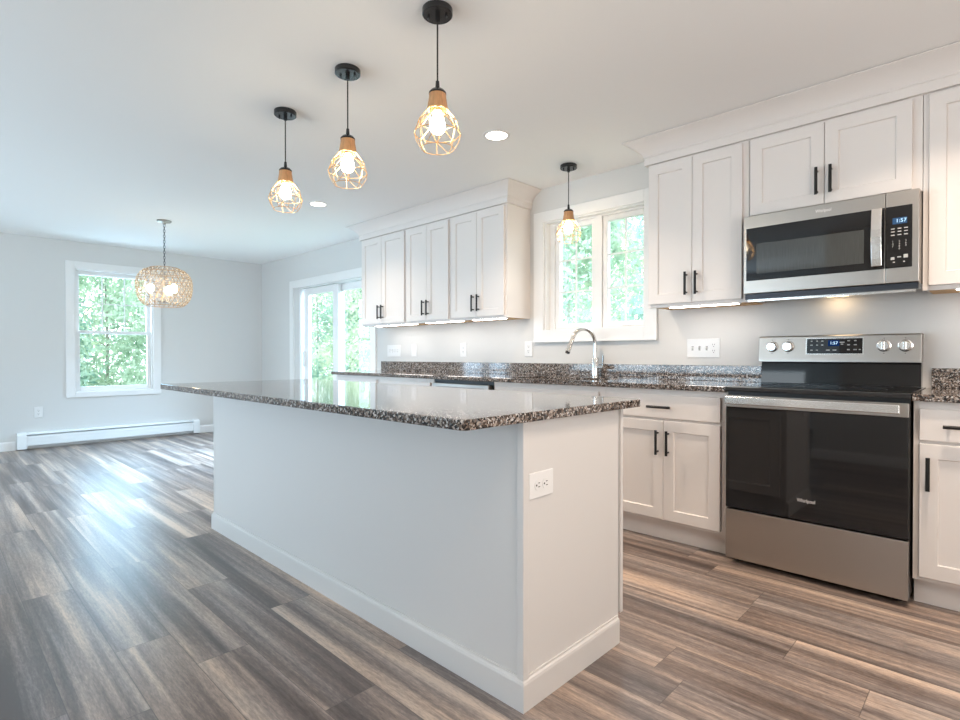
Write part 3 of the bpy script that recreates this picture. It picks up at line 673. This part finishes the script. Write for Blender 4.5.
# ------------------------------------------------------------------ pendants
def make_pendant(loc, label, turn=0.):
    x, y = loc; ZB = 1.895
    r = thing('cage_pendant', (x, y, ZB), label, 'pendant light', 'caged pendant lamps'); U = Under(r, (0, 0, ZB))
    U.put(B().lathe([(.058, ZC-.0005), (.060, ZC-.003), (.060, ZC-.024), (.057, ZC-.027), (.001, ZC-.0275)], 40), 'canopy', 'canopy', smooth=True)
    b = B()
    for a in (.6, .6+PI): b.lathe([(.005, ZC-.0278), (.005, ZC-.036), (.003, ZC-.040)], 10, (.036*math.cos(a), .036*math.sin(a), 0))
    U.put(b, 'canopy_screws', 'canopy', smooth=True)
    U.put(B().tube([(0, 0, ZC-.028), (0, 0, 2.1510)], .0032, 8), 'cord', 'pull', smooth=True)
    b = B().lathe([(.007, 2.1640), (.009, 2.1360), (.013, 2.1320), (.026, 2.1280), (.0345, 2.1180), (.0345, 2.1120)], 28); b.lathe([(.010, ZC-.05), (.010, ZC-.0282)], 12)
    U.put(b, 'socket_cap', 'canopy', smooth=True)
    U.put(B().lathe([(.0335, 2.1115), (.0345, 2.0960), (.039, 2.0710), (.043, 2.0480), (.038, 2.0460), (.031, 2.10), (.030, 2.1115)], 32), 'wood_collar', 'wood', smooth=True)
    U.put(B().lathe([(.017, 2.0710), (.017, 2.0440), (.001, 2.0420)], 16), 'lamp_socket', 'brass', smooth=True)
    n = 8
    def ring(rad, z, ph): return [Vector((rad*math.cos(2*PI*(k+ph)/n+turn), rad*math.sin(2*PI*(k+ph)/n+turn), z)) for k in range(n)]
    R0, R1, R2, R3 = ring(.043, 2.050, 0), ring(.076, 2.004, .5), ring(.092, 1.957, 0), ring(.066, 1.897, 0)
    w = .0017; b = B()
    def circ(rad, z): b.tube([(rad*math.cos(2*PI*k/32+turn), rad*math.sin(2*PI*k/32+turn), z) for k in range(32)], w, 6, closed=True)
    circ(.043, 2.050); circ(.0745, 2.004); circ(.0905, 1.957); circ(.065, 1.897)
    for k in range(n):
        b.tube([R0[k], R1[k]], w, 5); b.tube([R0[(k+1) % n], R1[k]], w, 5)
        b.tube([R1[k], R2[k]], w, 5); b.tube([R1[k], R2[(k+1) % n]], w, 5)
        m = (R2[k]+R3[k])/2; m = Vector((m.x*1.07, m.y*1.07, m.z)); b.tube([R2[k], m, R3[k]], w, 5)
        if k % 2 == 0: b.tube([R3[k], (R2[(k+1) % n]+R3[k])*.5*1.03-Vector((0, 0, .03*(R2[k].z+R3[k].z)*.5)), R2[(k+1) % n]], w*.9, 5)
    U.put(b, 'wire_cage', 'gold', smooth=True)
    U.put(B().lathe([(.0130, 2.043), (.0150, 2.033), (.0240, 2.016), (.0300, 1.996), (.0310, 1.984), (.0280, 1.970), (.019, 1.960), (.001, 1.956)], 20), 'light_bulb', 'bulb', smooth=True)
    return r
make_pendant((-.577, -2.143), 'caged pendant over the island nearest the range, largest of the island three', .1)
make_pendant((-1.227, -2.143), 'middle caged pendant of the three over the island', .3)
make_pendant((-1.867, -2.143), 'caged pendant over the island farthest from the range, leftmost of three', .55)
make_pendant((-1.224, -.317), 'small caged pendant hanging in front of the kitchen window', .2)

# ------------------------------------------------------------------ dining chandelier
CX, CY = -5.113, -1.846
r = thing('beaded_chandelier', (CX, CY, 1.571), 'round woven beaded chandelier on a chain before the dining window', 'chandelier'); U = Under(r, (0, 0, 1.571))
U.put(B().lathe([(.066, ZC-.0005), (.068, ZC-.006), (.060, ZC-.016), (.020, ZC-.022), (.012, ZC-.040), (.001, ZC-.041)], 32), 'canopy', 'brass', smooth=True)
b = B(); z = ZC-.036; k = 0
while z > 1.985:
    pts = []
    for j in range(10):
        a = 2*PI*j/10; u, v = .0085*math.cos(a), .018*math.sin(a)
        pts.append((u, 0, z-.016+v) if k % 2 else (0, u, z-.016+v))
    b.tube(pts, .0024, 5, closed=True); z -= .027; k += 1
U.put(b, 'chain', 'dark', smooth=True)
def shade_r(t):  # t 0 top .. 1 bottom
    z = 1.967-.385*t; zc = 1.785; h = .197 if z > zc else .245
    return .252*(1-abs((z-zc)/h)**2.5)**.4, z
b = B(); NM = 26; NT = 14
for k in range(NM):
    for s in (-1, 1):
        pts = []
        for j in range(NT+1):
            rr, z = shade_r(j/NT); a = 2*PI*(k+s*j*.22)/NM; pts.append((rr*math.cos(a), rr*math.sin(a), z))
        b.tube(pts, .0021, 4)
for t in (0, .12, .3, .5, .72, 1):
    rr, z = shade_r(t); b.tube([(rr*math.cos(2*PI*k/40), rr*math.sin(2*PI*k/40), z) for k in range(40)], .003, 5, closed=True)
sh = U.put(b, 'woven_shade', 'chanwire', smooth=True)
b = B(); rnd = random.Random(4)
for j in range(1, NT):
    rr, z = shade_r(j/NT)
    for k in range(NM):
        a = 2*PI*(k+(j % 2)*.5)/NM
        bmesh.ops.create_icosphere(b.bm, subdivisions=1, radius=.0079, matrix=Matrix.Translation((rr*math.cos(a), rr*math.sin(a), z)))
o = U.put(b, 'shade_beads', 'bead', sh, smooth=True); o['kind'] = 'stuff'
b = B().tube([(0, 0, 1.985), (0, 0, 1.625)], .008, 10); b.lathe([(.02, 1.64), (.028, 1.63), (.02, 1.615), (.001, 1.605)], 20)
for k in range(3):
    a = 2*PI*k/3+.45; c, s = math.cos(a), math.sin(a)
    b.tube([(0, 0, 1.63), (.05*c, .05*s, 1.622), (.115*c, .115*s, 1.635), (.125*c, .125*s, 1.66)], .006, 8)
for k in range(4): a = k*PI/2; b.tube([(0, 0, 1.962), (.105*math.cos(a), .105*math.sin(a), 1.966)], .004, 6)
U.put(b, 'lamp_arms', 'brass', smooth=True)
for k in range(3):
    a = 2*PI*k/3+.45; p = (.125*math.cos(a), .125*math.sin(a), 0)
    U.put(B().lathe([(.016, 1.66), (.016, 1.70), (.012, 1.702)], 14, p), 'lamp_socket', 'brass', smooth=True)
    U.put(B().lathe([(.012, 1.703), (.028, 1.735), (.033, 1.76), (.028, 1.782), (.015, 1.796), (.001, 1.80)], 18, p), 'light_bulb', 'bulb_soft', smooth=True)

# ------------------------------------------------------------------ recessed ceiling lights
def recessed(x, y, label, power):
    r = thing('recessed_light', (x, y, ZC), label, 'ceiling light', 'recessed ceiling lights'); U = Under(r, (0, 0, ZC))
    U.put(B().lathe([(.085, ZC-.0004), (.084, ZC-.004), (.070, ZC-.007), (.066, ZC-.004), (.066, ZC-.0004)], 36, cap=False), 'trim_ring', 'plastic', smooth=True)
    U.put(B().lathe([(.0655, ZC-.0006), (.0655, ZC-.0045), (.001, ZC-.0046)], 36), 'lens', 'can', smooth=True)
    d = bpy.data.lights.new('recessed_lamp', 'AREA'); d.shape = 'DISK'; d.size = .13; d.energy = power; d.color = (1, .82, .66); d.spread = math.radians(125)
    o = bpy.data.objects.new('recessed_lamp', d); o.location = (0, 0, -.0055); COL.objects.link(o); o.parent = r
recessed(-1.237, -1.072, 'round recessed ceiling light nearest the window pendant', 18)
recessed(-3.43, -1.066, 'round recessed ceiling light toward the dining area', 9)
recessed(1.25, -2.75, 'unseen round recessed light added as warm fill nearest the viewpoint', 9)  # fixture out of view, added to warm the cabinet fronts
recessed(.95, -1.07, 'round recessed ceiling light in front of the range', 16)

# ------------------------------------------------------------------ outdoors
structure(B().box(-40, 30, .35, 45, -.7, -.6).build('ground', 'lawn'), 'green lawn outside the windows', 'lawn')
structure(B().box(-40, XL-.45, -30, .35, -.7, -.6).build('ground.001', 'lawn'), 'green lawn outside the dining window', 'lawn')
def tree(x, y, h, rad, m, label, n, seed, low=.12, shape='round'):
    rn = random.Random(seed); r = thing('leafy_tree', (x, y, -.6), label, 'tree', 'trees outside the windows'); U = Under(r, (0, 0, 0))
    b = B().tube([(0, 0, 0), (.05, .02, h*.4), (0, -.03, h*.92)], [.040, .028, .010], 8)
    for k in range(9):
        a = rn.random()*2*PI; z = h*(.25+.6*rn.random()); q = rad*(.5+.3*rn.random())*(1-z/h*.5)
        b.tube([(0, 0, z), (q*math.cos(a), q*math.sin(a), z+.25)], [.010, .004], 5)
    U.put(b, 'trunk', 'bark', smooth=True)
    b = B(); bm = b.bm
    clumps = []
    for k in range(max(30, n//60)):
        t = low+(1-low)*rn.random()**.9; z = h*t; env = math.sin(PI*min(1, .14+.8*t))**.6 if shape == 'round' else (1.08-t)
        a = rn.random()*2*PI; q = rad*env*math.sqrt(rn.random()); clumps.append((q*math.cos(a), q*math.sin(a), z))
    n = int(n*1.65)
    for k in range(n):
        c = clumps[k % len(clumps)]; p = Vector((c[0]+rn.gauss(0, .20), c[1]+rn.gauss(0, .20), max(.05, c[2]+rn.gauss(0, .17))))
        u = Vector((rn.gauss(0, 1), rn.gauss(0, 1), rn.gauss(0, .6))).normalized(); w = u.orthogonal().normalized(); w.rotate(Matrix.Rotation(rn.random()*6.28, 3, u))
        L = .042+.045*rn.random(); wd = L*.38; v = u.cross(w)*wd; w = w*L
        bm.faces.new([bm.verts.new(q) for q in (p-w, p+v+w*.1, p+w, p-v+w*.1)])
    me = U.put(b, 'foliage', m)
TR = [
 (-4.7, 4.6, 5.2, 1.5, 'leafa', 'dense green tree outside the kitchen window, left casement', 6500, 'round'),
 (-6.3, 7.2, 6.4, 2.0, 'leafb', 'pale yellow green tree behind the kitchen window pendant', 6500, 'round'),
 (-3.9, 7.4, 6.4, 2.0, 'leafb', 'pale leafy tree seen through the right kitchen casement', 6500, 'round'),
 (-2.5, 4.4, 4.8, 1.2, 'leafc', 'green tree outside at right of the kitchen window', 4500, 'cone'),
 (-14.2, 4.9, 5.6, 1.6, 'leafa', 'green tree outside the left pane of the sliding door', 6500, 'round'),
 (-12.3, 4.9, 5.0, 1.4, 'leafc', 'darker evergreen between the sliding door panes', 5200, 'cone'),
 (-10.35, 4.3, 5.0, 1.35, 'leafb', 'pale green tree outside the right pane of sliding door', 6500, 'round'),
 (-16.5, 8.4, 7.2, 2.6, 'leafb', 'tall pale tree farther off beyond the sliding door', 7500, 'round'),
 (-11.6, -2.5, 4.6, 1.6, 'leafc', 'blue green evergreen filling the left of the dining window', 7500, 'cone'),
 (-12.4, -.9, 4.6, 1.6, 'leafa', 'green tree at right behind the dining chandelier', 7500, 'round'),
 (-15.4, -2.0, 6.2, 2.6, 'leafb', 'pale taller tree above the evergreen in dining window', 8500, 'round'),
]
for i, (x, y, h, rad, m, lab, n, shp) in enumerate(TR): tree(x, y, h, rad, m, lab, n, 11+i, shape=shp)
